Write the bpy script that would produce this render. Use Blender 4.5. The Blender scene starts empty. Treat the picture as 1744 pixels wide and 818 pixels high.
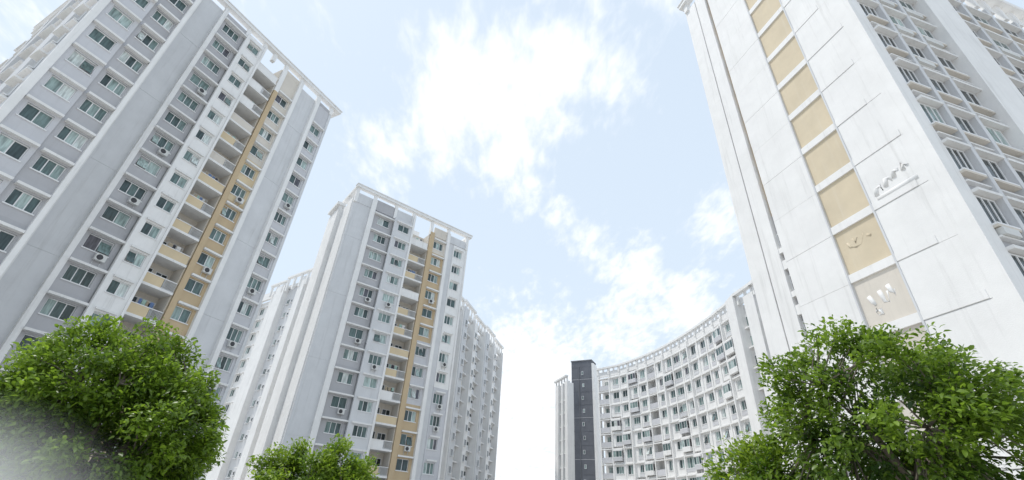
import bpy, math, random
from mathutils import Vector, Matrix, noise
R = math.radians
random.seed(11)
scene = bpy.context.scene
COL = scene.collection

# ------------------------------------------------------------------ camera
cam_d = bpy.data.cameras.new('camera')
cam = bpy.data.objects.new('camera', cam_d); COL.objects.link(cam)
PIT, ROL = .5565, .0644
cam_d.sensor_width = 36.0
cam_d.lens = 778.7 / 1744 * 36
cam_d.clip_start = .05; cam_d.clip_end = 3000
fw = Vector((0, math.cos(PIT), math.sin(PIT)))
up0 = Vector((0, -math.sin(PIT), math.cos(PIT)))
rt0 = Vector((1, 0, 0))
rt = rt0 * math.cos(ROL) + up0 * math.sin(ROL)
up = up0 * math.cos(ROL) - rt0 * math.sin(ROL)
M = Matrix((rt, up, -fw)).transposed().to_4x4()
M.translation = (0, 0, 1.6)
cam.matrix_world = M
scene.camera = cam
scene.render.resolution_x = 1024; scene.render.resolution_y = 480

def pix_dir(px, py):
    """direction of a photo pixel, used to find where the clouds drift in the sky"""
    return (rt * (px - 872) - up * (py - 409) + fw * 778.7).normalized()

# ------------------------------------------------------------------ sun and sky
SUN = Vector((-.99, .10, 0)).normalized() * math.cos(R(63)) + Vector((0, 0, math.sin(R(63))))
sl = bpy.data.lights.new('sun', 'SUN'); sl.energy = 2.0; sl.angle = R(2.5); sl.color = (1, .965, .91)
so = bpy.data.objects.new('sun', sl); COL.objects.link(so)
so.rotation_euler = SUN.to_track_quat('Z', 'Y').to_euler()
so.location = (0, 0, 120)

w = bpy.data.worlds.new('World'); scene.world = w; w.use_nodes = True
nt = w.node_tree; nt.nodes.clear()
def N(t, **k):
    n = nt.nodes.new(t)
    for a, b in k.items(): setattr(n, a, b)
    return n
L = nt.links.new
out = N('ShaderNodeOutputWorld'); bg = N('ShaderNodeBackground'); L(bg.outputs[0], out.inputs[0])
sky = N('ShaderNodeTexSky', sky_type='NISHITA'); sky.sun_disc = False
sky.sun_elevation = R(63); sky.sun_rotation = math.atan2(SUN.x, SUN.y)
sky.dust_density = 2.0; sky.air_density = 1.0; sky.ozone_density = 1.0; sky.altitude = 30
tc = N('ShaderNodeTexCoord')
sep = N('ShaderNodeSeparateXYZ'); L(tc.outputs['Generated'], sep.inputs[0])
def math_(op, a, b=None, c=None, clamp=False):
    n = N('ShaderNodeMath', operation=op); n.use_clamp = clamp
    for i, v in enumerate((a, b, c)):
        if v is None: continue
        if isinstance(v, (int, float)): n.inputs[i].default_value = v
        else: L(v, n.inputs[i])
    return n.outputs[0]
# flat cloud deck: x/z, y/z
zc = math_('MAXIMUM', math_('ADD', sep.outputs[2], .12), .06)
cx = math_('DIVIDE', sep.outputs[0], zc); cy = math_('DIVIDE', sep.outputs[1], zc)
cmb = N('ShaderNodeCombineXYZ'); L(cx, cmb.inputs[0]); L(cy, cmb.inputs[1])
def fbm(scale, detail, rough, dist=0.0, off=(0, 0, 0), sc=(1, 1, 1)):
    mp = N('ShaderNodeMapping'); L(cmb.outputs[0], mp.inputs[0]); mp.inputs['Location'].default_value = off; mp.inputs['Scale'].default_value = sc; mp.inputs['Rotation'].default_value = (0, 0, .5)
    n = N('ShaderNodeTexNoise'); n.inputs['Scale'].default_value = scale; n.inputs['Detail'].default_value = detail
    n.inputs['Roughness'].default_value = rough; n.inputs['Distortion'].default_value = dist
    L(mp.outputs[0], n.inputs['Vector']); return n.outputs[0]
big = fbm(1.1, 5, .55, .3, (3.1, 1.7, 0)); fine = fbm(8.0, 5, .6, .4, (.4, 2.2, 0), (1, .62, 1)); tuft = fbm(30.0, 3, .55, .25, (0, 0, 0), (1, .45, 1))
cover = None
LOBES = [(780, 130, .14, .29), (870, 160, .17, .34), (940, 110, .14, .29), (1030, 140, .10, .25), (750, 200, .11, .28), (870, 260, .12, .27), (900, 320, .08, .24), (650, 265, .11, .25), (740, 280, .06, .2),
         (950, 365, .06, .24), (1010, 420, .07, .27), (1080, 470, .09, .31), (1160, 520, .10, .30), (1060, 560, .12, .27), (1230, 380, .09, .24), (900, 640, .20, .34), (890, 760, .2, .34),
         (1140, -10, .06, .2), (60, 40, .12, .18), (350, -160, .2, .2), (1300, -260, .25, .2), (1900, 500, .3, .25), (-300, 300, .3, .25)]
for px, py, r, amp in LOBES:
    d = pix_dir(px, py)
    vm = N('ShaderNodeVectorMath', operation='DISTANCE'); L(tc.outputs['Generated'], vm.inputs[0]); vm.inputs[1].default_value = d
    g = math_('POWER', 2.718, math_('MULTIPLY', math_('POWER', math_('DIVIDE', vm.outputs['Value'], r), 2), -1))
    g = math_('MULTIPLY', g, amp)
    cover = g if cover is None else math_('MAXIMUM', cover, g)
def centred(o, k): return math_('MULTIPLY', math_('SUBTRACT', o, .5), k)
dens = math_('ADD', math_('MULTIPLY', cover, 1.75), centred(big, .38))
dens = math_('ADD', dens, math_('ADD', centred(fine, .62), centred(tuft, .55)))
mr = N('ShaderNodeMapRange', interpolation_type='SMOOTHSTEP'); L(dens, mr.inputs[0])
mr.inputs[1].default_value = .17; mr.inputs[2].default_value = .64; mr.inputs[4].default_value = .95
# pale tropical haze over the blue everywhere, stronger low down
hz = N('ShaderNodeMapRange'); L(sep.outputs[2], hz.inputs[0])
hz.inputs[1].default_value = 0; hz.inputs[2].default_value = .8; hz.inputs[3].default_value = .92; hz.inputs[4].default_value = .84
mixh = N('ShaderNodeMix', data_type='RGBA'); L(hz.outputs[0], mixh.inputs[0]); L(sky.outputs[0], mixh.inputs[6])
mixh.inputs[7].default_value = (5.95, 6.9, 7.95, 1)
mixc = N('ShaderNodeMix', data_type='RGBA'); L(mr.outputs[0], mixc.inputs[0]); L(mixh.outputs[2], mixc.inputs[6])
mixc.inputs[7].default_value = (8.7, 8.85, 9.05, 1)
L(mixc.outputs[2], bg.inputs[0]); bg.inputs[1].default_value = .11

scene.view_settings.view_transform = 'Standard'; scene.view_settings.look = 'None'
scene.view_settings.gamma = 1; scene.view_settings.use_curve_mapping = False
scene.view_settings.exposure = 0.30
scene.render.engine = 'CYCLES'
scene.cycles.max_bounces = 8; scene.cycles.diffuse_bounces = 4; scene.cycles.volume_bounces = 4

# ------------------------------------------------------------------ materials
def mat(name, col, rough=.75, var=.06, stain=.0, bump=.0, spec=.3, rnd=0.0, stain_col=(.30, .29, .27)):
    m = bpy.data.materials.new(name); m.use_nodes = True
    t = m.node_tree; b = t.nodes['Principled BSDF']
    b.inputs['Roughness'].default_value = rough; b.inputs['Specular IOR Level'].default_value = spec
    def n(ty, **k):
        x = t.nodes.new(ty)
        for a, v in k.items(): setattr(x, a, v)
        return x
    geo = n('ShaderNodeNewGeometry')
    n1 = n('ShaderNodeTexNoise'); n1.inputs['Scale'].default_value = .55; n1.inputs['Detail'].default_value = 6; n1.inputs['Roughness'].default_value = .65
    t.links.new(geo.outputs['Position'], n1.inputs['Vector'])
    mr = n('ShaderNodeMapRange'); t.links.new(n1.outputs[0], mr.inputs[0]); mr.inputs[1].default_value = .3; mr.inputs[2].default_value = .7
    mr.inputs[3].default_value = 1 - var; mr.inputs[4].default_value = 1 + var
    mul = n('ShaderNodeVectorMath', operation='SCALE'); mul.inputs[0].default_value = col; t.links.new(mr.outputs[0], mul.inputs['Scale'])
    last = mul.outputs[0]
    if rnd:
        oi = n('ShaderNodeObjectInfo'); m2 = n('ShaderNodeMapRange'); t.links.new(oi.outputs['Random'], m2.inputs[0])
        m2.inputs[3].default_value = 1 - rnd; m2.inputs[4].default_value = 1 + rnd
        s2 = n('ShaderNodeVectorMath', operation='SCALE'); t.links.new(last, s2.inputs[0]); t.links.new(m2.outputs[0], s2.inputs['Scale']); last = s2.outputs[0]
    if stain:
        mp = n('ShaderNodeMapping'); t.links.new(geo.outputs['Position'], mp.inputs[0]); mp.inputs['Scale'].default_value = (2.6, 2.6, .16)
        n2 = n('ShaderNodeTexNoise'); n2.inputs['Scale'].default_value = 1.0; n2.inputs['Detail'].default_value = 7; n2.inputs['Roughness'].default_value = .7
        t.links.new(mp.outputs[0], n2.inputs['Vector'])
        m3 = n('ShaderNodeMapRange', interpolation_type='SMOOTHSTEP'); t.links.new(n2.outputs[0], m3.inputs[0]); m3.inputs[1].default_value = .5; m3.inputs[2].default_value = .78
        m3.inputs[4].default_value = stain
        mx = n('ShaderNodeMix', data_type='RGBA'); t.links.new(m3.outputs[0], mx.inputs[0]); t.links.new(last, mx.inputs[6]); mx.inputs[7].default_value = (*stain_col, 1)
        last = mx.outputs[2]
    t.links.new(last, b.inputs['Base Color'])
    if bump:
        n4 = n('ShaderNodeTexNoise'); n4.inputs['Scale'].default_value = 22; n4.inputs['Detail'].default_value = 4; t.links.new(geo.outputs['Position'], n4.inputs['Vector'])
        bp = n('ShaderNodeBump'); bp.inputs['Strength'].default_value = bump; bp.inputs['Distance'].default_value = .02
        t.links.new(n4.outputs[0], bp.inputs['Height']); t.links.new(bp.outputs[0], b.inputs['Normal'])
    return m
MW = mat('white_paint', (.83, .82, .805), .8, .05, .26, .25)
ML = mat('ledge_paint', (.80, .79, .775), .8, .05, .30, .3)
MP = mat('pale_grey_paint', (.66, .665, .675), .8, .05, .30, .25)
MG = mat('grey_paint', (.465, .462, .475), .8, .04, .20, .25, rnd=.06)
MG2 = mat('light_grey_paint', (.60, .60, .62), .8, .04, .20, .25, rnd=.05)
MY = mat('ochre_paint', (.56, .435, .28), .8, .05, .16, .25, stain_col=(.42, .33, .22))
MYP = mat('pale_ochre_paint', (.66, .565, .415), .8, .07, .35, .2, stain_col=(.74, .68, .58))
MYB = mat('balcony_ochre_paint', (.66, .54, .36), .8, .06, .2, .2, stain_col=(.5, .43, .33))
MB_ = mat('beige_paint', (.66, .61, .54), .8, .05, .25, .25, rnd=.05)
MD = mat('charcoal_paint', (.15, .157, .178), .7, .12, .25, .2, stain_col=(.2, .2, .21))
MF = mat('white_frame', (.80, .80, .80), .45, .03, .0)
MR = mat('rail_metal', (.62, .63, .64), .4, .05)
MK = mat('dark_opening', (.05, .05, .055), .6, .2)
MAC = mat('appliance_plastic', (.66, .66, .64), .5, .06, .3)
MFAN = mat('fan_grille_dark', (.06, .06, .065), .5, .1)

def glass():
    m = bpy.data.materials.new('window_glass'); m.use_nodes = True
    t = m.node_tree; b = t.nodes['Principled BSDF']
    oi = t.nodes.new('ShaderNodeObjectInfo'); cr = t.nodes.new('ShaderNodeValToRGB')
    t.links.new(oi.outputs['Random'], cr.inputs[0])
    e = cr.color_ramp; e.interpolation = 'CONSTANT'
    e.elements[0].color = (.045, .07, .072, 1)
    for p, c in ((.16, (.07, .11, .11, 1)), (.34, (.11, .165, .16, 1)), (.50, (.17, .24, .23, 1)), (.64, (.26, .34, .325, 1)), (.78, (.38, .47, .45, 1)), (.90, (.55, .60, .58, 1)), (.96, (.10, .10, .12, 1))):
        x = e.elements.new(p); x.color = c
    geo = t.nodes.new('ShaderNodeNewGeometry'); mp = t.nodes.new('ShaderNodeMapping'); mp.inputs['Scale'].default_value = (5, 5, .7)
    n = t.nodes.new('ShaderNodeTexNoise'); n.inputs['Scale'].default_value = 1.3; n.inputs['Detail'].default_value = 3
    t.links.new(geo.outputs['Position'], mp.inputs[0]); t.links.new(mp.outputs[0], n.inputs['Vector'])
    mr = t.nodes.new('ShaderNodeMapRange'); mr.inputs[1].default_value = .3; mr.inputs[2].default_value = .7; mr.inputs[3].default_value = .6; mr.inputs[4].default_value = 1.5
    t.links.new(n.outputs[0], mr.inputs[0])
    s = t.nodes.new('ShaderNodeVectorMath'); s.operation = 'SCALE'; t.links.new(cr.outputs[0], s.inputs[0]); t.links.new(mr.outputs[0], s.inputs['Scale'])
    t.links.new(s.outputs[0], b.inputs['Base Color'])
    b.inputs['Roughness'].default_value = .06; b.inputs['Specular IOR Level'].default_value = .5
    return m
MGL = glass()
MGD = mat('painted_shade_glass', (.05, .062, .065), .12, .3, rnd=.6)  # darker copy of the window glass, shade put into its colour

# ------------------------------------------------------------------ mesh helpers
CACHE = {}
BOXF = [(0, 1, 2, 3), (4, 7, 6, 5), (0, 4, 5, 1), (1, 5, 6, 2), (2, 6, 7, 3), (3, 7, 4, 0)]
class MBld:
    def __init__(s): s.v = []; s.f = []; s.mi = []
    def box(s, x0, x1, y0, y1, z0, z1, m=0):
        b = len(s.v)
        s.v += [(x0, y0, z0), (x0, y1, z0), (x1, y1, z0), (x1, y0, z0), (x0, y0, z1), (x0, y1, z1), (x1, y1, z1), (x1, y0, z1)]
        s.f += [tuple(b + i for i in q) for q in BOXF]; s.mi += [m] * 6
    def poly(s, pts, m=0):
        b = len(s.v); s.v += pts; s.f.append(tuple(range(b, b + len(pts)))); s.mi.append(m)
    def tube(s, pts, rad, n=6, m=0, sy=1.0):
        b = len(s.v); k = len(pts)
        for i, p in enumerate(pts):
            p = Vector(p); d = (Vector(pts[min(i + 1, k - 1)]) - Vector(pts[max(i - 1, 0)])).normalized()
            a = d.orthogonal().normalized(); c = d.cross(a)
            r = rad[i] if isinstance(rad, (list, tuple)) else rad
            for j in range(n):
                t = 2 * math.pi * j / n
                q = a * math.cos(t) * r + c * math.sin(t) * r
                s.v.append((p.x + q.x, p.y + q.y * sy, p.z + q.z))
        for i in range(k - 1):
            for j in range(n):
                s.f.append((b + i * n + j, b + i * n + (j + 1) % n, b + (i + 1) * n + (j + 1) % n, b + (i + 1) * n + j)); s.mi.append(m)
        s.f.append(tuple(b + j for j in reversed(range(n)))); s.mi.append(m)
        s.f.append(tuple(b + (k - 1) * n + j for j in range(n))); s.mi.append(m)
    def mesh(s, name, mats, smooth=False):
        me = bpy.data.meshes.new(name); me.from_pydata(s.v, [], s.f)
        for m in (mats if isinstance(mats, (list, tuple)) else [mats]): me.materials.append(m)
        me.polygons.foreach_set('material_index', s.mi)
        if smooth: me.polygons.foreach_set('use_smooth', [True] * len(s.f))
        me.update(); return me
def boxm(dx, dy, dz, m):
    k = ('b', round(dx, 3), round(dy, 3), round(dz, 3), m.name)
    if k not in CACHE:
        b = MBld(); b.box(0, dx, 0, dy, 0, dz); CACHE[k] = b.mesh('block', m)
    return CACHE[k]
def panelm(W, H, a0, a1, c0, c1, m, th=.4, rev=.16):
    """wall panel with a window opening and real reveals"""
    k = ('p', round(W, 3), round(H, 3), round(a0, 3), round(a1, 3), round(c0, 3), round(c1, 3), m.name)
    if k not in CACHE:
        b = MBld()
        o = [(0, 0), (W, 0), (W, H), (0, H)]; i = [(a0, c0), (a1, c0), (a1, c1), (a0, c1)]
        for j in range(4):
            p, q, r, s = o[j], o[(j + 1) % 4], i[(j + 1) % 4], i[j]
            b.poly([(p[0], 0, p[1]), (q[0], 0, q[1]), (r[0], 0, r[1]), (s[0], 0, s[1])])
            b.poly([(s[0], 0, s[1]), (r[0], 0, r[1]), (r[0], rev + .12, r[1]), (s[0], rev + .12, s[1])])
            b.poly([(q[0], 0, q[1]), (p[0], 0, p[1]), (p[0], th, p[1]), (q[0], th, q[1])])
        b.poly([(a0, rev + .12, c0), (a1, rev + .12, c0), (a1, rev + .12, c1), (a0, rev + .12, c1)])
        CACHE[k] = b.mesh('wall_panel', m)
    return CACHE[k]
def framem(W, H, n, sill=True):
    k = ('f', round(W, 3), round(H, 3), n, sill)
    if k not in CACHE:
        b = MBld(); t = .065
        b.box(0, W, 0, .08, 0, t); b.box(0, W, 0, .08, H - t, H)
        b.box(0, t, .002, .08, t, H - t); b.box(W - t, W, .002, .08, t, H - t)
        for j in range(1, n):
            x = W * j / n; b.box(x - t / 2, x + t / 2, .004, .08, t, H - t)
        if sill: b.box(-.07, W + .07, -.24, .001, -.07, .015)
        CACHE[k] = b.mesh('window_frame', MF)
    return CACHE[k]

def new(name, me, parent=None, loc=(0, 0, 0), rz=0.0, rx=0.0):
    o = bpy.data.objects.new(name, me); COL.objects.link(o)
    o.location = loc
    if rz or rx: o.rotation_euler = (rx, 0, rz)
    if parent: o.parent = parent
    return o
def thing(name, label, cat, loc=(0, 0, 0), rz=0.0, group=None):
    o = new(name, None, None, loc, rz); o['label'] = label; o['category'] = cat
    if group: o['group'] = group
    return o

class Ctx:
    """a facade plane inside its building: u to the right, w outward, z up"""
    def __init__(s, root, x=0, y=0, rz=0): s.r, s.x, s.y, s.a = root, x, y, rz; s.c, s.s = math.cos(rz), math.sin(rz)
    def at(s, u, w): return s.x + u * s.c + w * s.s, s.y + u * s.s - w * s.c
    def add(s, name, me, u, w, z):
        x, y = s.at(u, w); return new(name, me, s.r, (x, y, z), s.a)
    def block(s, name, u0, u1, wf, wb, z0, z1, m): return s.add(name, boxm(u1 - u0, wf - wb, z1 - z0, m), u0, wf, z0)
    def window(s, uc, wid, hei, zc, w, n=3, sill=True, open_=None, gm=None):
        o = s.add('window', framem(wid, hei, n, sill), uc - wid / 2, w - .16, zc - hei / 2)
        t = .065; pw = wid / n - t * 1.0
        for j in range(n):
            x0 = wid * j / n + (t if j == 0 else t / 2); x1 = wid * (j + 1) / n - (t if j == n - 1 else t / 2)
            p = new('pane', boxm(x1 - x0, .02, hei - 2 * t, gm or MGL), o, (x0, .045, t))
            if open_ == j: p.rotation_euler = (R(-24), 0, 0); p.location = (x0, -.34, t + .03)
        return o

def facade(ctx, cols, zrows, zbot, ztop, fl=3.0):
    """one tower front from its columns; a row is given by its window centre height"""
    for c in cols:
        k, u0, u1, wf = c['k'], c['u0'], c['u1'], c.get('w', 0)
        if k in ('fin', 'pilaster'):
            top = c.get('top', ztop)
            if k == 'pilaster':        # a pilaster is cast in three-storey lifts
                z = zbot
                while z < top - .5:
                    z1 = min(z + 9.0, top)
                    ctx.block('pilaster', u0, u1, wf, -.5, z + .012, z1 - .012, c['m']); z = z1
                ctx.block('joint_backing', u0 + .01, u1 - .01, wf - .03, -.5, zbot, top - .02, c['m'])
            else: ctx.block('fin', u0, u1, wf, -.5, zbot, top, c['m'])
            continue
        if k == 'win':
            uc, ww, hh, n = c['win']
            for i, zc in enumerate(zrows):
                m = c['m'](i) if callable(c['m']) else c['m']
                if i < c.get('first', 0):
                    ctx.block('wall_panel', u0, u1, wf, -.45, zc - 1.5, zc + 1.5, m); continue
                hh2 = hh * (1 if random.random() > .06 else 1.12)
                ctx.add('wall_panel', panelm(u1 - u0, fl, uc - ww / 2 - u0, uc + ww / 2 - u0, 1.5 - hh / 2, 1.5 + hh / 2, m), u0, wf, zc - 1.5)
                ctx.window(uc, ww, hh, zc, wf, n if random.random() > .25 else max(2, n - 1), open_=random.randrange(2) if random.random() < .17 else None)
                le = c.get('ledge')
                if le: ctx.block('ledge', le[0], le[1], wf + le[2], wf - .1, zc + hh / 2 + .16, zc + hh / 2 + .36, ML)
        if k == 'balc':
            dep = 1.9; W = u1 - u0
            ctx.block('recess_wall', u0, u1, -dep, -dep - .3, zbot, zrows[0] + 1.5, MB_)
            ctx.block('recess_side', u1 - .12, u1, -.02, -dep, zbot, zrows[0] + 1.5, MB_)
            ctx.block('recess_side', u0, u0 + .1, -.02, -dep, zbot, zrows[0] + 1.5, MW)
            for i, zc in enumerate(zrows):
                zf = zc - 1.5
                b = ctx.block('balcony', u0 + .101, u1 - .121, .28, -dep + .002, zf - .24, zf, ML)
                m = c['m'](i)
                solid = .58 if (i * 7) % 3 else .98
                pw = (W - .24) * solid
                new('parapet', boxm(pw, .12, .92, m), b, (.01, .06, .24))
                new('coping', boxm(W - .24, .17, .07, MW), b, (.01, .03, 1.162))
                if solid < .9:
                    g = MBld(); x = pw + .06
                    while x < W - .26: g.box(x, x + .03, .09, .12, .24, 1.16); x += .11
                    g.box(pw + .012, W - .24, .085, .125, .30, .34)
                    key = ('rail', round(W, 2), round(pw, 2))
                    if key not in CACHE: CACHE[key] = g.mesh('railing', MR)
                    new('railing', CACHE[key], b)
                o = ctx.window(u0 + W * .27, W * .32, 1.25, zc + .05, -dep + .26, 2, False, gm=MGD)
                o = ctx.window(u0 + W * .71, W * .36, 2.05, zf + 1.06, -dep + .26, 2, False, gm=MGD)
    return

def roofline(ctx, u0, u1, posts, zpar, zb, depth, m=MW, wf=.45, back=True):
    """tall open frame on the roof: posts carrying a ring beam"""
    ctx.block('roof_beam', u0, u1, wf, wf - .75, zb, zb + .42, m)
    ctx.block('beam_lip', u0 - .08, u1 + .08, wf + .09, wf - .85, zb + .422, zb + .55, ML)
    for p in posts: ctx.block('roof_post', p - .22, p + .22, .2, -.35, zpar - .1, zb, m)
    if back:
        ctx.block('roof_beam', u0, u0 + .7, wf - .752, -depth, zb + .003, zb + .42, m)
        ctx.block('roof_beam', u1 - .7, u1, wf - .752, -depth, zb + .003, zb + .42, m)
        for d in (depth * .33, depth * .66, depth - .5):
            for p in (u0 + .25, u1 - .6): ctx.block('roof_post', p, p + .35, -d, -d - .4, zpar - .1, zb + .003, m)

# ------------------------------------------------------------------ ground
def ground():
    b = MBld(); n = 2; S = 900
    b.poly([(-S, -S, 0), (S, -S, 0), (S, S, 0), (-S, S, 0)])
    m = mat('pale_paving', (.58, .56, .53), .9, .10, 0, .3)
    t = m.node_tree; bs = t.nodes['Principled BSDF']; src = bs.inputs['Base Color'].links[0].from_socket
    br = t.nodes.new('ShaderNodeTexBrick'); geo = t.nodes.new('ShaderNodeNewGeometry'); t.links.new(geo.outputs['Position'], br.inputs['Vector'])
    br.inputs['Scale'].default_value = 1.4; br.inputs['Mortar Size'].default_value = .012
    br.inputs['Color1'].default_value = (1, 1, 1, 1); br.inputs['Color2'].default_value = (.9, .9, .88, 1); br.inputs['Mortar'].default_value = (.55, .53, .5, 1)
    mx = t.nodes.new('ShaderNodeMix'); mx.data_type = 'RGBA'; mx.blend_type = 'MULTIPLY'; mx.inputs[0].default_value = 1
    t.links.new(src, mx.inputs[6]); t.links.new(br.outputs[0], mx.inputs[7]); t.links.new(mx.outputs[2], bs.inputs['Base Color'])
    o = new('ground', b.mesh('ground', m)); o['kind'] = 'structure'
ground()

# ------------------------------------------------------------------ left tower
def left_tower():
    t = thing('apartment_tower', 'tall grey and white apartment tower on the left with stacked ochre balconies', 'apartment tower', (-35.485, 34.84, 0), 1.078, 'apartment towers')
    c = Ctx(t)
    rows = [50.1 - 3 * i for i in range(17)]
    yel = lambda i: MB_ if i < 5 else (MY if i > 6 else MYB)
    bal = lambda i: MW if i < 3 else (MB_ if i in (3, 5, 13) else MYB)
    zt = 51.6
    cols = [dict(k='fin', u0=-4.5, u1=-4.0, w=.25, m=MW, top=zt + .9), dict(k='pilaster', u0=-4.0, u1=-1.72, w=-.2, m=MP, top=zt + .6),
            dict(k='fin', u0=-1.72, u1=-1.29, w=.25, m=MW, top=zt + .9),
            dict(k='win', u0=-1.29, u1=1.5, w=0, m=MG, win=(.05, 1.95, 1.36, 3), ledge=(-1.285, 1.495, .5)),
            dict(k='win', u0=1.5, u1=3.78, w=.55, m=MW, win=(2.72, 1.45, 1.26, 2), ledge=(1.9, 3.55, .22)),
            dict(k='fin', u0=3.78, u1=4.0, w=.7, m=MW, top=zt + .4),
            dict(k='balc', u0=4.0, u1=7.1, m=bal),
            dict(k='fin', u0=7.1, u1=7.65, w=.3, m=MY, top=47.6),
            dict(k='fin', u0=7.1, u1=7.65, w=.28, m=MW, top=zt),
            dict(k='win', u0=7.65, u1=9.75, w=0, m=yel, win=(8.62, 1.62, 1.36, 3), first=1, ledge=(7.7, 9.7, .42)),
            dict(k='fin', u0=9.75, u1=10.25, w=.4, m=MW, top=zt + .6), dict(k='pilaster', u0=10.25, u1=12.9, w=-.2, m=MP, top=zt + .2),
            dict(k='fin', u0=12.9, u1=13.4, w=.3, m=MW, top=zt + .6),
            dict(k='win', u0=13.4, u1=15.5, w=0, m=MG2, win=(14.4, 1.6, 1.4, 3), first=1, ledge=(13.45, 15.45, .35)),
            dict(k='fin', u0=15.5, u1=15.85, w=.12, m=MP, top=zt)]
    facade(c, cols, rows, 0, zt)
    for a, b, d in ((-5.4, 4.0, -.42), (4.0, 7.1, -2.25), (7.1, 15.8, -.42)): c.block('core_wall', a + .003, b - .003, d, -12, 0, 51.58, MP)
    # parapet panels below the open frame
    for a, b, m, h in ((-1.28, 1.49, MG, 52.2), (1.51, 3.77, MW, 52.25), (7.66, 9.74, MB_, 52.2), (13.41, 15.49, MG, 52.1)):
        c.block('parapet', a, b, .02, -.3, 51.6, h, m)
    roofline(c, -4.7, 17.0, [-4.2, -1.5, 1.55, 3.9, 5.5, 7.4, 9.95, 13.15, 15.6], 51.6, 52.85, 12)
    # wing standing forward on the left
    g = Ctx(t, -8.84, -5.53)
    rows2 = [36.73 + 3 * 4 - 3 * i for i in range(17)]
    cols2 = [dict(k='fin', u0=-1.62, u1=-1.15, w=.2, m=MW, top=51), dict(k='win', u0=-1.15, u1=1.15, w=0, m=MG2, win=(.02, 1.62, 1.3, 2), ledge=(-1.1, 1.12, .36)),
             dict(k='win', u0=1.15, u1=3.3, w=-.12, m=MG, win=(2.32, 1.6, 1.3, 3), ledge=(1.36, 3.25, .42)),
             dict(k='fin', u0=3.3, u1=3.62, w=.2, m=MW, top=51)]
    facade(g, cols2, rows2, 0, 51)
    g.block('core_wall', -1.6, 3.6, -.52, -8, 0, 50.4, MW)
    roofline(g, -1.8, 3.8, [-1.4, 1.1, 3.4], 50.2, 51.6, 7)
    # left return of the wing
    s = Ctx(t, -8.84 - 1.62, -5.53 + 8.0, -math.pi / 2)
    # u runs from the back (0) to the front corner (8)
    s.block('side_wall', 0, 7.48, 0, -.6, 0, 50, MP)
    for i in range(15):
        z = 47.2 - 3 * i
        s.window(6.4, 1.2, 1.3, z, .26, 2, True); s.block('ledge', 5.6, 7.2, .55, -.1, z + .85, z + 1.03, ML)
        s.block('ledge', 5.6, 7.2, .35, -.1, z - 1.05, z - .9, ML)
    s.block('side_pier', 2.2, 5.2, .35, -.1, 0, 50.2, MP)
    b = Ctx(t, -8.84 - 1.62, -5.53 + 24, -math.pi / 2)
    b.block('side_wall', 0, 15.95, -.2, -6, 0, 46, MP)
    for i in range(14):
        z = 43.6 - 3 * i
        for u in (13.6, 8.4, 4.4):
            b.window(u, 1.5, 1.3, z, .06, 2, True); b.block('ledge', u - 1.3, u + 1.3, .5, -.3, z + .85, z + 1.05, ML)
            b.block('ledge', u - 1.3, u + 1.3, .35, -.3, z - 1.1, z - .93, ML)
    b.block('side_pier', 10.3, 11.9, .5, -.25, 0, 46.4, MP)
    b.block('side_pier', 5.9, 6.9, .4, -.25, 0, 46.4, MP)
    roofline(b, .1, 15.8, [1, 4, 7, 10, 13, 15], 45.9, 47, 5, back=False)
    return t
TA = left_tower()

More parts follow.
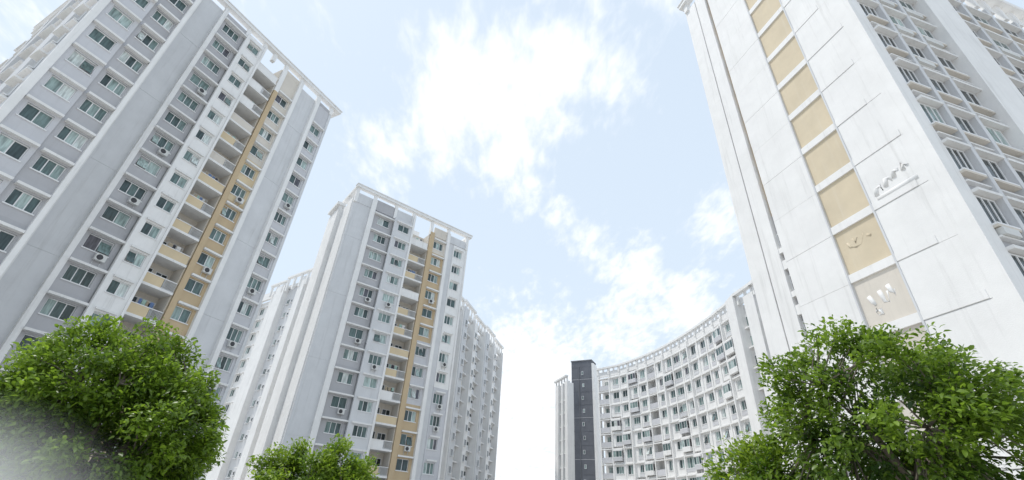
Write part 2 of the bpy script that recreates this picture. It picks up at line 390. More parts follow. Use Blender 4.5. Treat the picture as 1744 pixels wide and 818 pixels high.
# ------------------------------------------------------------------ middle tower
def middle_tower():
    t = thing('apartment_tower', 'narrower grey apartment tower in the middle distance with one ochre stripe beside its balconies', 'apartment tower', (-20.182, 59.714, 0), .6593, 'apartment towers')
    c = Ctx(t)
    rows = [40.4 - 3 * i for i in range(14)]
    yel = lambda i: MB_ if i == 0 else (MG2 if i in (6, 7, 8) else MY)
    bal = lambda i: MW if i in (0, 3, 8, 10) else MYB
    zt = 42.0
    cols = [dict(k='pilaster', u0=-5.2, u1=-2.5, w=-.05, m=MP, top=zt + 1.2), dict(k='fin', u0=-2.5, u1=-1.75, w=.3, m=MW, top=zt + 1.6),
            dict(k='win', u0=-1.75, u1=1.55, w=0, m=MG, win=(.05, 1.95, 1.36, 3), ledge=(-1.74, 1.54, .5)),
            dict(k='win', u0=1.55, u1=4.6, w=.6, m=MP, win=(3.25, 1.85, 1.3, 3), ledge=(1.9, 4.55, .25)),
            dict(k='fin', u0=4.6, u1=4.9, w=.75, m=MW, top=zt + 1.6),
            dict(k='balc', u0=4.9, u1=8.2, m=bal),
            dict(k='fin', u0=8.2, u1=8.95, w=.3, m=MY, top=zt + .4), dict(k='fin', u0=8.2, u1=8.5, w=.33, m=MW, top=zt + 1.6) if False else dict(k='fin', u0=8.2, u1=8.35, w=.1, m=MW, top=zt + 1.6),
            dict(k='win', u0=8.95, u1=11.35, w=0, m=yel, win=(10.05, 1.75, 1.4, 3), ledge=(9.0, 11.3, .42)),
            dict(k='fin', u0=11.35, u1=11.9, w=.45, m=MW, top=zt + 1.5), dict(k='pilaster', u0=11.9, u1=13.0, w=-.1, m=MP, top=zt + 1.2),
            dict(k='win', u0=13.0, u1=15.5, w=0, m=lambda i: MW if i < 8 else MG2, win=(14.0, 1.6, 1.4, 3), ledge=(13.4, 15.0, .2)),
            dict(k='fin', u0=15.5, u1=15.75, w=.15, m=MW, top=zt + .5)]
    facade(c, cols, rows, 0, zt)
    for a, b, d in ((-5.2, 4.9, -.42), (4.9, 8.2, -2.25), (8.2, 15.75, -.42)): c.block('core_wall', a + .003, b - .003, d, -9, 0, 41.97, MW)
    for a, b, m, h in ((-5.1, -2.51, MP, 43.7), (-1.74, 1.54, MG, 43.9), (1.56, 4.59, MP, 43.8), (8.96, 11.34, MB_, 43.7), (11.91, 15.5, MP, 43.4)):
        c.block('parapet', a, b, .02, -.3, 42.0, h, m)
    c.block('tank_room', 5.2, 8.1, -4, -8, 42, 44.1, MW)
    roofline(c, -5.4, 16.2, [-5.0, -2.1, 1.55, 4.75, 8.3, 11.6, 15.5], 42, 44.5, 9)
    # bright left return: pale strips with a slot between them
    s = Ctx(t, -5.2, 9.0, -math.pi / 2)      # u 0 back .. 9 front
    s.block('side_strip', 6.4, 8.5, .12, -.3, 0, 43.0, MW)
    s.block('side_strip', 4.6, 6.1, .06, -.3, 0, 42.6, MW)
    s.block('side_strip', 0, 4.3, .7, -.3, 0, 42.8, MW)
    for i in range(13):
        z = 40.4 - 3 * i
        s.block('slot_ledge', 6.1, 6.4, .1, -.3, z + .9, z + 1.1, ML); s.window(6.25, .24, 1.3, z, .24, 1, False)
    s.block('roof_beam', .0, 4.4, 1.1, -.2, 43.4, 43.85, MW)
    for u in (.3, 2.2, 4.0): s.block('roof_post', u - .15, u + .15, .65, .2, 42.8, 43.4, MW)
    return t
TB = middle_tower()

# ------------------------------------------------------------------ block behind the middle tower, receding to the right
def receding_block():
    az = math.atan2(32.5, 9.7)
    t = thing('apartment_block', 'white finned apartment block receding behind the right edge of the middle tower', 'apartment block', (-12.6, 89.5, 0), az, 'apartment towers')
    c = Ctx(t); W = 41
    c.block('core_wall', 0, W, -1.2, -12, 0, 42.4, MW)
    n = 5; step = W / n
    for k in range(n):
        u = k * step; dz = .5 if k % 2 else 0
        c.block('fin', u, u + 2.6, .2 + .5 * (k % 2), -1.15, 0, 43 + dz, MW if k % 2 == 0 else MP)
        c.block('fin', u + step - .35, u + step - .02, .5, -1.15, 0, 43.2, MW)
        for i in range(13):
            z = 40 - 3 * i
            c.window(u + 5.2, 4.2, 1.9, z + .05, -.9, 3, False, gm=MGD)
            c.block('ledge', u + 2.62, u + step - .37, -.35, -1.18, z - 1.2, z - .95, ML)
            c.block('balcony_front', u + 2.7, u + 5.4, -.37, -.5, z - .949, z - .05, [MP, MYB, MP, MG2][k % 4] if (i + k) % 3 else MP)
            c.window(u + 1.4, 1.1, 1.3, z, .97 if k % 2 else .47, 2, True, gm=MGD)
        a = u + .2; b = u + step - .2
        c.block('roof_beam', a, b, .6, -.2, 44.4 + dz, 44.85 + dz, MW)
        for q in range(5): c.block('roof_post', a + q * (b - a - .4) / 4, a + q * (b - a - .4) / 4 + .4, .15, -.1, 42.4, 44.4 + dz, MW)
        c.block('parapet', u + 3.42, u + step - .37, -.3, -.8, 42.42, 43.6, MW)
receding_block()

# ------------------------------------------------------------------ tower in the gap between left and middle
def gap_tower():
    az = math.atan2(87.6 - 97.2, -41.2 + 54.4)
    t = thing('apartment_block', 'pale distant apartment block seen in the narrow gap between the left and middle towers', 'apartment block', (-60.0, 101.3, 0), az, 'apartment towers')
    c = Ctx(t); W = 26
    c.block('core_wall', 0, W, -.8, -10, 0, 42.0, MW)
    strips = [(0, 3.2, .6, MW, 43.0), (8.7, 9.6, .3, MW, 42.6), (11.0, 14.4, 1.0, MW, 43.6), (19.5, 21.5, .8, MW, 44.2), (24.5, 26, .6, MW, 44.2)]
    for a, b, wv, m, h in strips: c.block('fin', a, b, wv, -.79, 0, h, m)
    c.block('bay_wall', 14.4, 19.5, -.2, -.79, 0, 43.0, MP)
    for i in range(13):
        z = 39.6 - 3 * i
        for u, ww in ((4.6, 1.5), (7.2, 1.6), (10.3, 1.1)):
            c.window(u, ww, 1.45, z, -.55, 2, False); c.block('ledge', u - ww / 2 - .15, u + ww / 2 + .15, -.2, -.79, z + .85, z + 1.0, ML)
        for u, ww in ((15.8, 1.0), (18.4, 1.1)): c.window(u, ww, 1.2, z, .05, 2, True)
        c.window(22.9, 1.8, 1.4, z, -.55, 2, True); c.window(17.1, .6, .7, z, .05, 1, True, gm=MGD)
        c.window(1.6, 1.3, 1.3, z, .85, 2, True)
        if i % 2: c.block('window_hood', 17.5, 19.2, .25, -.2, z + .8, z + .98, ML)
    for a, b, zb in ((-.2, 3.4, 44), (8.5, 14.6, 44.3), (14.7, 26.2, 44.9)):
        c.block('roof_beam', a, b, 1.2, .5, zb, zb + .4, MW)
        q = a + .1
        while q < b - .3: c.block('roof_post', q, q + .4, 1.0, .6, 41.9, zb, MW); q += 2.4
    for a, b in ((3.2, 8.7), (14.4, 19.5), (21.5, 24.5)): c.block('parapet', a + .01, b - .01, .1, -.4, 43.01 if a == 14.4 else 42, 43.7, MW)
gap_tower()

# ------------------------------------------------------------------ curved block
def curved_block():
    S = .75
    pts = [(29.7, 143.3), (34.5, 138.5), (38.2, 131.8), (40.8, 125.8), (42.9, 119.3), (44.6, 112.5), (45.8, 105.6), (46.9, 97.9), (47.5, 89.5)]
    pts = [Vector((x * S, y * S)) for x, y in pts]
    # resample to equal facets
    def resample(P, n):
        d = [0]
        for a, b in zip(P, P[1:]): d.append(d[-1] + (b - a).length)
        out = []
        for i in range(n + 1):
            s = d[-1] * i / n; k = max(j for j in range(len(d)) if d[j] <= s + 1e-6); k = min(k, len(P) - 2)
            out.append(P[k].lerp(P[k + 1], (s - d[k]) / (d[k + 1] - d[k])))
        return out
    nf = 15
    P = resample(pts, nf)
    base = Vector((23.0, 108.0))
    t = thing('apartment_block', 'white apartment block with a long concave curved front of small windows in the background', 'apartment block', (base.x, base.y, 0), 0, 'apartment towers')
    zt = 32.3; rows = [30.4 - 3 * i for i in range(10)]
    rnd = random.Random(5)
    for k in range(nf):
        a, b = P[k] - base, P[k + 1] - base
        az = math.atan2(b.y - a.y, b.x - a.x); W = (b - a).length
        c = Ctx(t, a.x, a.y, az)
        bal = k in (0, 5)          # balcony bays
        wide = k in (8, 9, 13)
        c.block('core_wall', -.05, W + .25, -.55 if not bal else -1.55, -5, 0, zt - .3, MW)
        c.block('fin', -.16, .16, .16 + (.3 if k in (3, 7, 10, 14) else 0), -.6, 0, zt + .1, MW)
        for i, zc in enumerate(rows):
            c.block('ledge', .16, W - .16, .30, -.5, zc + .95, zc + 1.13, MW)
            if bal:
                o = c.window(W * .5, W * .5, 1.9, zc - .15, -1.3, 2, False)
                c.block('balcony_front', .17, W - .17, .05, -.1, zc - 1.48, zc - .5, MG2)
                c.block('balcony_slab', .17, W - .17, .02, -1.5, zc - 1.62, zc - 1.482, MW)
                continue
            ww, n = (2.2, 3) if wide else ((1.55, 2) if k % 3 else (1.15, 2))
            uc = W * .5 + (.25 if k % 2 else -.1)
            hh = 1.4
            q = rnd.random()
            if q < .14:      # glazed-in projecting box
                c.block('box_bay', .3, W - .3, .55, -.02, zc - 1.35, zc - .62, MG2 if q < .08 else MW)
                c.block('box_bay', .3, W - .3, .55, -.02, zc + .62, zc + .9, MW)
                c.window((W) / 2, W - .62, 1.22, zc, .68, 3, False); c.block('box_cheek', .31, .36, .5, -.02, zc - .61, zc + .61, MW)
                continue
            if q < .24: ww, n = W - .9, 3; uc = W / 2
            elif q < .34: hh = 1.75
            c.add('wall_panel', panelm(W - .32, 3, uc - ww / 2 - .16, uc + ww / 2 - .16, 1.5 - hh / 2, 1.5 + hh / 2, MW), .16, 0, zc - 1.5)
            c.window(uc, ww, hh, zc, 0, n, True, open_=0 if rnd.random() < .08 else None)
            if rnd.random() < .8: c.block('spandrel', uc - ww / 2 - .05, uc + ww / 2 + .05, .05, -.02, zc - 1.42, zc - .86, MG2 if rnd.random() < .6 else MP)
        c.block('parapet', .16, W - .16, .0, -.4, zt - .37, zt + .75, MW)
        c.block('roof_beam', -.12, W + .12, .45, -.35, zt + 1.4, zt + 1.78, MW)
        c.block('roof_post', -.2, .2, .25, -.3, zt + .1, zt + 1.4, MW)
        c.block('roof_post', W * .5 - .12, W * .5 + .12, .2, -.2, zt + .75, zt + 1.4, MW)
    # plain end piers rising towards the right-hand tower
    Q = [Vector((x * S, y * S)) - base for x, y in ((47.5, 89.5), (47.2, 85.5), (48.0, 80.3), (48.4, 74), (48.6, 66))]
    for k in range(4):
        a, b = Q[k], Q[k + 1]; az = math.atan2(b.y - a.y, b.x - a.x); W = (b - a).length
        c = Ctx(t, a.x, a.y, az)
        c.block('core_wall', -.1, W + .1, -.9, -5, 0, zt, MW)
        if k == 0: c.block('pier', 0, W, .5, -.89, 0, zt + 1.4, MW)
        else:
            c.block('pier', W * .42, W, .1, -.89, 0, zt + .6, MP if k == 2 else MW)
            for i in range(10):
                z = 29.6 - 3 * i; c.window(W * .2, 1.3, 1.6, z, -.65, 2, False); c.block('ledge', .05, W * .42, -.3, -.9, z - 1.2, z - 1.0, ML)
        c.block('roof_beam', -.1, W + .1, .5, -.3, zt + 1.4, zt + 1.85, MW)
        for q in (.1, W * .5, W - .4): c.block('roof_post', q, q + .35, .08, -.25, zt - .1, zt + 1.4, MW)
        c.block('parapet', .3, W - .3, -.26, -.5, zt + .0, zt + .9, MW)
    # low left end beyond the dark stair tower
    a, b = Vector((18.6, 161.4)) * S - base, Vector((21.35, 152.2)) * S - base
    az = math.atan2(b.y - a.y, b.x - a.x); W = (b - a).length
    c = Ctx(t, a.x, a.y, az)
    c.block('core_wall', 0, W, -.7, -4, 0, zt, MW)
    for u0, u1, wv in ((0, 1.9, .2), (3.4, 4.3, .1), (5.7, W, .15)): c.block('fin', u0, u1, wv, -.69, 0, zt + .4, MW)
    for i in range(10):
        z = 29.6 - 3 * i
        for u in (2.65, 5.0): c.window(u, 1.3, 1.7, z, -.45, 2, False); c.block('ledge', u - .83, u + .83, -.2, -.7, z - 1.25, z - 1.0, ML)
    c.block('roof_beam', -.3, W, .6, -.2, zt + 1.4, zt + 1.8, MW)
    for q in range(5): c.block('roof_post', q * (W - .5) / 4, q * (W - .5) / 4 + .4, .1, -.15, zt + .4, zt + 1.4, MW)
    # dark stair tower, its own building core
    a, b = Vector((22.8, 153.1)) * S, Vector((29.0, 149.9)) * S
    az = math.atan2(b.y - a.y, b.x - a.x); W = (b - a).length
    d = thing('stair_tower', 'charcoal grey stair tower with one column of tiny windows beside the white curved block', 'stair tower', (a.x, a.y, 0), az)
    c = Ctx(d)
    z = 0; i = 0
    while z < 37.5:
        z1 = min(z + 3.0, 37.6)
        c.block('wall_panel', 0, W, .0, -3.6, z + .015, z1 - .015, MD); z = z1
    c.block('core_wall', .05, W - .05, -.04, -3.5, 0, 37.4, MD)
    c.block('coping', -.12, W + .12, .12, -3.7, 37.6, 37.85, mat('coping_grey', (.2, .205, .22), .8, .08))
    for i in range(11):
        c.window(W * .55 + (.12 if i % 2 else -.08), .5, .85, 34.6 - 3 * i, .24, 1, False)
        c.block('floor_band', .02, W - .02, .03, -.02, 33.0 - 3 * i, 33.1 - 3 * i, MG if i % 3 == 0 else MD)
    c.block('downpipe', W * .36, W * .36 + .1, .12, .0, 0, 36.4, mat('pipe_grey', (.2, .2, .21), .6, .1))
    c.block('corner_strip', W + .01, W + .5, .05, -3.0, 0, 36.9, MW)
curved_block()

# ------------------------------------------------------------------ right tower
def right_tower():
    t = thing('apartment_tower', 'huge white tower on the right with pale ochre panels up its blank wall', 'apartment tower', (17.870, 20.949, 0), 1.8372 + math.pi, 'apartment towers')
    c = Ctx(t); H = 46.8
    c.block('core_wall', -6.0, 4.5, -.5, -8, 0, H - .4, MW)
    c.block('wall_strip', -6.2, -4.82, .0, -.6, 0, H, MW)
    c.block('slot_back', -4.82, -4.70, -.18, -.5, 0, H - .3, MG)
    c.block('wall_strip', -4.70, -3.62, .03, -.6, 0, H, MW)
    c.block('slot_back', -3.62, -3.2, -.3, -.52, 0, 20, MG)
    c.block('slot_back', -3.62, -3.2, -.3, -.52, 20, H - .3, MY)
    for i in range(15):
        z = 45 - 3 * i
        if z < 21:
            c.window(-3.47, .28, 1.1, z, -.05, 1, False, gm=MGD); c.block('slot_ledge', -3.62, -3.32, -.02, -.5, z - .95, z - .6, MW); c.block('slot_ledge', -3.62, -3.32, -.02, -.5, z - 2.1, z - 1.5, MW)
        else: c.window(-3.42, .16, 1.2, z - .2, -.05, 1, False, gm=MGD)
    for j in range(16):
        c.block('wall_panel', -3.32, -.08, .0 - .006 * (j % 2), -.6, 1.3 + 3 * (j - 1) if j else 0, min(1.282 + 3 * j, H), MW)
    c.block('edge_fin', -.08, .0, .05, -.5, 0, H, MP)
    c.block('edge_fin', 2.41, 2.5, .05, -.5, 0, H, MP)
    zb0 = 34.3 - 3 * 11
    k = 0
    z = zb0
    while z < H - .2:
        top = min(z + 3, H)
        low = z < 12.0
        m = MB_ if low else MYP
        if z + 3 > 4: 
            c.block('colour_panel', .0, 2.41, -.10, -.5, z + .46, top, m)
            c.block('band', .0, 2.41, .0, -.5, z, z + .46, MW)
            c.block('band', 2.5, 5.05 - .35 * ((k * 5) % 3), .035, -.05, z + .03, z + .43, MW)
            c.block('wall_panel', 2.5, 5.135, .0 + .008 * (k % 2), -.5, z + .01, top - .01, MW)
            k += 1
        z += 3
    c.block('corner_pier', 5.14, 5.93, .02, -.92, 0, H, MW)
    roofline(c, -6.5, 6.2, [-5.9, -3.3, 0, 2.5, 5.6], H, H + 1.0, 8, back=False)
    # raised plaster marks on the blank wall
    def relief(name, strokes, u, w, z, m, r=.07, s=1.0):
        b = MBld()
        for st in strokes: b.tube([(x * s, 0, y * s) for x, y in st], [r * (.7 + .5 * math.sin(1 + i)) for i in range(len(st))], 8, 0, .45)
        o = c.add(name, b.mesh('relief', m, True), u, w, z)
    relief('relief_mark', [[(-.62, .42), (-.5, .1), (-.42, -.1)], [(-.5, -.35), (-.3, -.42), (-.24, -.62), (-.45, -.62), (-.5, -.5)], [(-.05, .5), (.02, .2), (.05, -.1), (.25, -.2), (.3, .1), (.32, .35)], [(.42, .62), (.5, .3), (.62, .05), (.66, .3)]], 1.15, -.1, 11.9, MW, .10)
    relief('relief_mark', [[(-.5, .2), (-.4, -.1), (-.1, -.25), (.2, -.2), (.4, .1), (.45, .3)], [(-.15, .3), (-.05, 0), (.1, .25)], [(.6, .1), (.8, -.02)]], 1.0, -.1, 15.3, MYP, .06)
    relief('relief_mark', [[(-.85, -.3), (-.8, .05), (-.55, .15), (-.5, -.2)], [(-.3, -.1), (-.2, .3), (0, .25), (.05, 0)], [(.2, .1), (.25, .45), (.5, .4)], [(.7, .2), (.75, .55), (.95, .3)], [(-.9, -.5), (1.1, -.5)]], 3.75, .01, 17.3, MW, .11)
    # side face with window bays between tall fins
    s = Ctx(t, 5.93, 0, math.pi / 2)         # u runs backwards from the corner, w outward
    def bays(us, z_hi, fins, top):
        for a, b in us:
            s.block('bay_wall', a, b, -.12, -1.3, 0, top, MG)
            W = b - a
            zc = z_hi; 
            while zc > 1.5:
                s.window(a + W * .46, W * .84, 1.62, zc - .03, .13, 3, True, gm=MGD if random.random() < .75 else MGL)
                s.block('ledge', a + .001, b - .001, .26, -.2, zc + .86, zc + 1.02, ML)
                s.block('ledge', a + .001, b - .12, .2, -.2, zc - 1.02, zc - .88, MB_)
                s.block('ledge', a + .001, b - .001, .1, -.2, zc - 1.5, zc - 1.42, ML)
                if random.random() < .45: s.block('drying_rack_box', a + .1, a + W * .7, .24, -.2, zc - 1.40, zc - 1.05, MAC)
                zc -= 3
        for a, b, wv, m in fins: s.block('fin', a, b, wv, -1.25, 0, top + .02, m)
    s.block('core_wall', .9, 10.3, -1.31, -5.6, 0, H - .5, MW)
    bays([(.92, 2.45), (2.75, 4.7), (5.0, 7.2)], 44.4, [(2.45, 2.75, .2, MP), (4.7, 5.0, .2, MP)], H - .3)
    s.block('side_pier', 7.2, 10.4, .55, -.9, 0, H, MW)
    s.block('core_wall', 10.42, 30, -1.31, -9, 0, 37.2, MW)
    u = 10.4; bl, fl = [], []
    for k in range(6):
        bl.append((u, u + 2.8)); fl.append((u + 2.8, u + 3.2, .2, MP)); u += 3.2
    bays(bl, 35.4, fl, 37.4)
    s.block('roof_beam', 10.5, 30.2, .6, -.2, 39.2, 39.65, MW)
    q = 10.8
    while q < 30: s.block('roof_post', q, q + .4, .2, -.2, 37.42, 39.2, MW); q += 1.6
    s.block('parapet', 10.5, 29.8, -.3, -.6, 37.42, 38.2, MW)
    return t
TC = right_tower()

# ------------------------------------------------------------------ air conditioners on the left and middle towers
def ac_unit(root, u, w, z, label):
    bpy.context.view_layer.update()
    p = root.matrix_world @ Vector((u, -w, z))
    t = thing('air_conditioner', label, 'air conditioner', p, root.rotation_euler.z, 'air conditioner units on the towers')
    b = MBld(); b.box(-.4, .4, -.34, 0, 0, .58); b.box(-.36, .36, -.345, -.33, .55, .6); new('casing', b.mesh('casing', MAC), t)
    g = MBld(); ring = [(-.1 + .23 * math.cos(j * math.pi / 8), -.345, .29 + .23 * math.sin(j * math.pi / 8)) for j in range(16)]
    g.poly(ring); g.tube(ring + ring[:1], .015, 5); new('fan_grille', g.mesh('fan_grille', MFAN), t)
    for x in (-.3, .26):
        k = MBld(); k.box(x, x + .04, -.36, .12, -.045, -.002); k.box(x, x + .04, .06, .12, -.4, -.045); new('bracket', k.mesh('bracket', MR), t)
ac_unit(TA, 14.0, .13, 50.1 - 39 + .25, 'air conditioner beside the thirteenth window down the right-hand column of the left tower')
ac_unit(TA, 14.2, .13, 50.1 - 27 - 1.35, 'air conditioner under the ninth window down the right-hand column of the left tower')
ac_unit(TB, 14.2, .13, 40.4 - 24 - 1.4, 'air conditioner directly above the lowest air conditioner in the middle tower right-hand column')

ac_unit(TA, .4, .13, 50.1 - 18 - 1.38, 'air conditioner under the seventh window down the grey bay column of the left tower')
ac_unit(TB, .4, .13, 40.4 - 12 - 1.38, 'air conditioner under the fifth window down the grey bay column of the middle tower')
ac_unit(TB, 3.2, .73, 40.4 - 21 - 1.38, 'air conditioner under the eighth window down the pale bay column of the middle tower')
NUM = ['first', 'second', 'third', 'fourth', 'fifth', 'sixth', 'seventh', 'eighth', 'ninth', 'tenth', 'eleventh', 'twelfth', 'thirteenth']
for root, rows0, nm, lst in ((TA, 50.1, 'left', ((.5, .13, 3, 'grey bay'), (.45, .13, 8, 'grey bay'), (.5, .13, 10, 'grey bay'), (8.9, .13, 6, 'ochre'), (8.9, .13, 9, 'ochre'), (14.5, .13, 5, 'right-hand'), (14.3, .13, 11, 'right-hand'))),
                           (TB, 40.4, 'middle', ((.4, .13, 6, 'grey bay'), (.4, .13, 9, 'grey bay'), (3.3, .73, 4, 'pale bay'), (10.2, .13, 3, 'ochre'), (10.2, .13, 10, 'ochre'), (14.1, .13, 6, 'right-hand'), (14.1, .13, 9, 'right-hand')))):
    for u, w_, r_, cn in lst:
        ac_unit(root, u, w_, rows0 - 3 * r_ - 1.4, 'air conditioner under the %s window down the %s column of the %s tower' % (NUM[r_ - (1 if root is TA and u > 8 else 0)], cn, nm))
CLOTH = [mat('cloth_' + n, c, .9, .1) for n, c in (('white', (.75, .74, .72)), ('blue', (.16, .24, .42)), ('sand', (.45, .38, .28)), ('charcoal', (.07, .07, .08)), ('mint', (.4, .55, .48)))]
def laundry(root, u, w, z, rg, label):
    p = root.matrix_world @ Vector((u, -w, z))
    t = thing('laundry_rack', label, 'laundry', p, root.rotation_euler.z, 'washing hung on the balconies')
    r = MBld(); r.tube([(-.75, 0, 1.75), (.75, 0, 1.75)], .02, 5)
    for x in (-.72, .72): r.tube([(x, 0, 0), (x, 0, 1.75)], .02, 5)
    new('rack', r.mesh('rack', MR), t)
    x = -.65
    while x < .5:
        wd = rg.uniform(.2, .42); h = rg.uniform(.45, .95); g = MBld()
        n = 5
        for j in range(n):
            a, b2 = x + wd * j / n, x + wd * (j + 1) / n
            ya, yb = .035 * math.sin(j * 1.9), .035 * math.sin((j + 1) * 1.9)
            g.poly([(a, ya - .01, 1.76 - h), (b2, yb - .01, 1.76 - h - .02 * (j % 2)), (b2, yb * .3 - .01, 1.77), (a, ya * .3 - .01, 1.77)])
            g.poly([(a, ya + .01, 1.76 - h), (b2, yb + .01, 1.76 - h - .02 * (j % 2)), (b2, yb * .3 + .01, 1.77), (a, ya * .3 + .01, 1.77)])
        new('garment', g.mesh('garment', rg.choice(CLOTH)), t); x += wd + rg.uniform(.03, .12)
rgl = random.Random(4)
ORD = ['top', 'second', 'third', 'fourth', 'fifth', 'sixth', 'seventh', 'eighth', 'ninth', 'tenth', 'eleventh', 'twelfth']
for i in (1, 2, 4, 6, 7, 9, 11):
    laundry(TA, 5.6, -.55, 50.1 - 3 * i - 1.5, rgl, 'washing drying on the %s balcony down the left tower' % ORD[i])
for i in (0, 2, 5, 7, 8):
    laundry(TB, 6.5, -.55, 40.4 - 3 * i - 1.5, rgl, 'washing drying on the %s balcony down the middle tower' % ORD[i])

# ------------------------------------------------------------------ trees
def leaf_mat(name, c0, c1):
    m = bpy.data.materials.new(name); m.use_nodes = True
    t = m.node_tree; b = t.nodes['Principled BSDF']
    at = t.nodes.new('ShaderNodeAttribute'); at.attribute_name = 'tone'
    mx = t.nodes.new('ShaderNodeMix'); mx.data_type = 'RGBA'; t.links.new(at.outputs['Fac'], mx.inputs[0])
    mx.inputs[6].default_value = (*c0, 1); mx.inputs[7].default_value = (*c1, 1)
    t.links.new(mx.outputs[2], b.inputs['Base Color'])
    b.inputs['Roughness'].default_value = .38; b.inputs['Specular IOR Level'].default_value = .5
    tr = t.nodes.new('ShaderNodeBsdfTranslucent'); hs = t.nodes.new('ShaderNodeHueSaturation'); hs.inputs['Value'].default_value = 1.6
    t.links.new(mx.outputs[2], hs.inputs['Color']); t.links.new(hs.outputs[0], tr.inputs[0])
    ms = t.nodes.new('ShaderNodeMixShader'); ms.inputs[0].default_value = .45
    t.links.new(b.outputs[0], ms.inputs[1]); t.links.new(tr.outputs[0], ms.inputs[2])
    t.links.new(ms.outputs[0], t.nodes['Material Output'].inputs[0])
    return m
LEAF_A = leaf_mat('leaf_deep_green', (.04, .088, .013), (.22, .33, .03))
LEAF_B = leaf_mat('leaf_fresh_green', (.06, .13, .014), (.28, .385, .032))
BARK = mat('bark', (.19, .16, .13), .9, .25, .3, .8)

def tree(label, base, centre, rad, nclump, nleaf, leaf, lm, seed, fork=.45, holes=(), wobble=.24, shell=.30, tight=.30):
    """trunk and limbs grow to clump centres spread through the crown; leaves sit round each clump"""
    rg = random.Random(seed)
    base = Vector(base); C = Vector(centre)
    t = thing('tree', label, 'tree', base, 0, 'trees below the towers')
    clumps = []
    tries = 0
    while len(clumps) < nclump and tries < 20000:
        tries += 1
        d = Vector((rg.gauss(0, 1), rg.gauss(0, 1), rg.gauss(0, 1))).normalized()
        if d.z < -.75: continue
        rr = rg.random() ** shell
        wob = 1 + wobble * noise.noise(d * 1.9 + Vector((seed, 0, 0))) + .10 * noise.noise(d * 4.7 + Vector((0, seed, 0)))
        p = C + Vector((d.x * rad[0], d.y * rad[1], d.z * rad[2])) * rr * wob
        if any(((p - Vector(h)) - Vector((.63, .77, .12)) * (p - Vector(h)).dot(Vector((.63, .77, .12)))).length < hr for h, hr in holes): continue
        clumps.append((p, rr))
    tb = MBld()
    fk = base.lerp(Vector((C.x, C.y, C.z - rad[2] * .55)), .9)
    fk = Vector((fk.x, fk.y, max(base.z + .6, C.z - rad[2] * fork)))
    r0 = .055 * max(rad) ** .9
    mid = base.lerp(fk, .5) + Vector((rg.uniform(-.06, .06), rg.uniform(-.06, .06), 0))
    o = base
    tb.tube([tuple(base - o - Vector((0, 0, .05))), tuple(base - o + Vector((0, 0, .15))), tuple(mid - o), tuple(fk - o)], [r0 * 1.6, r0 * 1.15, r0, r0 * .85], 9)
    limbs = []
    for j in range(12):
        a = j * 2.4 + rg.uniform(-.3, .3); e = rg.uniform(.35, .9)
        tip = C + Vector((math.cos(a) * rad[0] * .62, math.sin(a) * rad[1] * .62, rad[2] * (e - .35)))
        m1 = fk.lerp(tip, .45) + Vector((0, 0, .10 * rad[2]))
        tb.tube([tuple(fk - o), tuple(m1 - o), tuple(tip - o)], [r0 * .7, r0 * .42, r0 * .15], 6); limbs += [m1, tip, m1.lerp(tip, .3), m1.lerp(tip, .55), m1.lerp(tip, .8)]
    for p, rr in clumps:
        q = min(limbs, key=lambda l: (l - p).length)
        tb.tube([tuple(q - o), tuple(q.lerp(p, .55) + Vector((0, 0, .04)) - o), tuple(p - o)], [r0 * .16, r0 * .1, r0 * .05], 4)
    new('trunk', tb.mesh('trunk', BARK, True), t)
    vs, fs, tone = [], [], []
    per = nleaf // len(clumps); cr = tight * max(rad) * (60 / nclump) ** .33
    for p, rr in clumps:
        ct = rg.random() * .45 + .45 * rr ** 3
        for _ in range(int(per * rg.uniform(.6, 1.4))):
            d = Vector((rg.gauss(0, 1), rg.gauss(0, 1), rg.gauss(0, .8)))
            d = d.normalized() * (rg.random() ** .5) * cr
            pos = p + d
            outw = (pos - C).normalized()
            ax = (outw * .7 + Vector((rg.gauss(0, .6), rg.gauss(0, .6), rg.gauss(-.12, .5)))).normalized()
            nrm = (Vector((rg.gauss(0, .55), rg.gauss(0, .55), 1)) + outw * .5).normalized()
            sd = ax.cross(nrm)
            if sd.length < .1: continue
            sd.normalize(); nrm = sd.cross(ax)
            Lf = leaf * rg.uniform(.55, 1.35); Wf = Lf * rg.uniform(.2, .27)
            b = len(vs); q = pos - o
            pts = [q, q + ax * Lf * .35 + sd * Wf + nrm * Wf * .3, q + ax * Lf * .75 + sd * Wf * .75 + nrm * Wf * .15 - Vector((0, 0, .06 * Lf)), q + ax * Lf - Vector((0, 0, .18 * Lf)),
                   q + ax * Lf * .75 - sd * Wf * .75 + nrm * Wf * .15 - Vector((0, 0, .06 * Lf)), q + ax * Lf * .35 - sd * Wf + nrm * Wf * .3, q + ax * Lf * .55]
            vs += [tuple(x) for x in pts]
            fs += [(b, b + 1, b + 6), (b + 1, b + 2, b + 6), (b + 2, b + 3, b + 6), (b + 3, b + 4, b + 6), (b + 4, b + 5, b + 6), (b + 5, b, b + 6)]
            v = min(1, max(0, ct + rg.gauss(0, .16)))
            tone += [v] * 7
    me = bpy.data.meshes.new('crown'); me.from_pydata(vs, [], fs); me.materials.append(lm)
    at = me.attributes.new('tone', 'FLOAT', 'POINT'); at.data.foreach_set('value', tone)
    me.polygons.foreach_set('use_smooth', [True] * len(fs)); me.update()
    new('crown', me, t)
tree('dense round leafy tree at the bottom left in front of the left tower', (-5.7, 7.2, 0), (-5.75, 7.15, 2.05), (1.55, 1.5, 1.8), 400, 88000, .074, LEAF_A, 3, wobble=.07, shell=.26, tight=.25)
tree('low bright green treetop in front of the base of the middle tower', (-3.95, 11.6, 0), (-3.98, 11.6, 1.72), (1.5, 1.2, 1.27), 220, 32000, .09, LEAF_B, 8, wobble=.07, shell=.28, tight=.25)
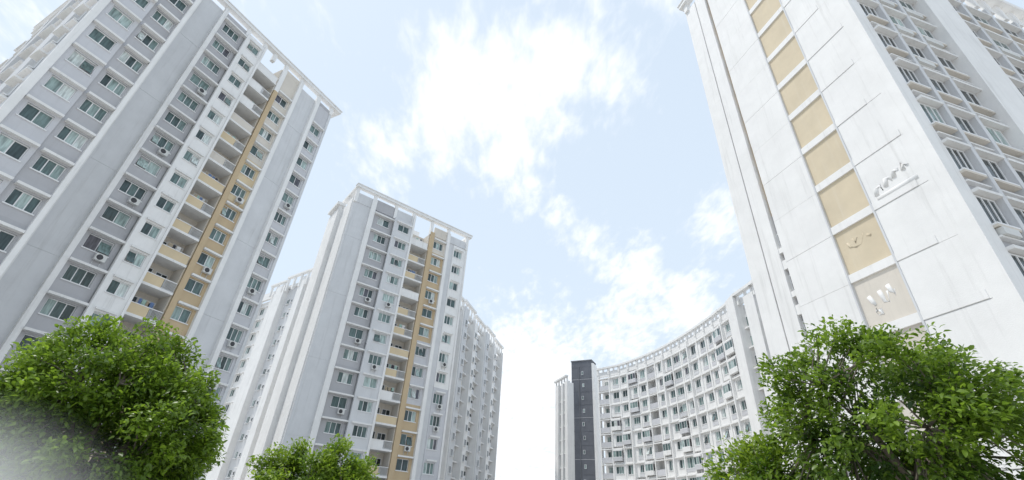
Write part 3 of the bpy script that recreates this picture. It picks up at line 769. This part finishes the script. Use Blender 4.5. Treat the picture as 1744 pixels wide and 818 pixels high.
tree('large open-crowned tree at the bottom right with its trunk showing through gaps', (5.85, 6.85, 0), (5.8, 6.98, 2.8), (1.8, 1.5, 1.9), 260, 36000, .09, LEAF_A, 5, fork=.25, holes=(((6.05, 6.82, 3.15), .26), ((5.5, 7.25, 3.6), .14), ((4.75, 7.76, 2.85), .13), ((6.6, 6.35, 2.55), .16), ((5.3, 7.4, 2.45), .13)), wobble=.16, shell=.32, tight=.22)
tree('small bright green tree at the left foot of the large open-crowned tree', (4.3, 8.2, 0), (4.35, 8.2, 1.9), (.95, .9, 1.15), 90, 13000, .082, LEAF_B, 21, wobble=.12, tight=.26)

# ------------------------------------------------------------------ low haze volume, added to make a white fade by the left tree
def fade_haze():
    b = MBld(); n, k = 20, 10
    C, rad = Vector((-5.2, 4.7, 1.1)), (2.1, 1.9, 1.45)
    rings = []
    for i in range(1, k):
        a = math.pi * i / k - math.pi / 2
        rings.append([len(b.v) + j for j in range(n)])
        b.v += [(rad[0] * math.cos(a) * math.cos(2 * math.pi * j / n), rad[1] * math.cos(a) * math.sin(2 * math.pi * j / n), rad[2] * math.sin(a)) for j in range(n)]
    b.v += [(0, 0, -rad[2]), (0, 0, rad[2])]; lo, hi = len(b.v) - 2, len(b.v) - 1
    for r0, r1 in zip(rings, rings[1:]):
        for j in range(n): b.f.append((r0[j], r0[(j + 1) % n], r1[(j + 1) % n], r1[j]))
    for j in range(n): b.f.append((lo, rings[0][(j + 1) % n], rings[0][j])); b.f.append((hi, rings[-1][j], rings[-1][(j + 1) % n]))
    b.mi = [0] * len(b.f)
    m = bpy.data.materials.new('fade_haze_volume'); m.use_nodes = True; t = m.node_tree; t.nodes.clear()
    o = t.nodes.new('ShaderNodeOutputMaterial'); v = t.nodes.new('ShaderNodeVolumePrincipled'); t.links.new(v.outputs[0], o.inputs['Volume'])
    v.inputs['Color'].default_value = (1, 1, 1, 1); v.inputs['Anisotropy'].default_value = 0
    tc = t.nodes.new('ShaderNodeTexCoord'); mp = t.nodes.new('ShaderNodeMapping'); mp.inputs['Scale'].default_value = tuple(1 / r for r in rad)
    t.links.new(tc.outputs['Object'], mp.inputs[0])
    ln = t.nodes.new('ShaderNodeVectorMath'); ln.operation = 'LENGTH'; t.links.new(mp.outputs[0], ln.inputs[0])
    mr = t.nodes.new('ShaderNodeMapRange'); mr.interpolation_type = 'SMOOTHSTEP'; t.links.new(ln.outputs['Value'], mr.inputs[0])
    mr.inputs[1].default_value = 1.0; mr.inputs[2].default_value = .1; mr.inputs[3].default_value = 0; mr.inputs[4].default_value = 1.5
    nz = t.nodes.new('ShaderNodeTexNoise'); nz.inputs['Scale'].default_value = 1.1; t.links.new(tc.outputs['Object'], nz.inputs['Vector'])
    mu = t.nodes.new('ShaderNodeMath'); mu.operation = 'MULTIPLY'; t.links.new(mr.outputs[0], mu.inputs[0]); t.links.new(nz.outputs[0], mu.inputs[1])
    t.links.new(mu.outputs[0], v.inputs['Density'])
    ob = new('fade_haze', b.mesh('fade_haze', m), None, C); ob['kind'] = 'stuff'; ob['label'] = 'added haze volume making a white fade in front of the bottom left tree'; ob['category'] = 'fade_haze'
fade_haze()
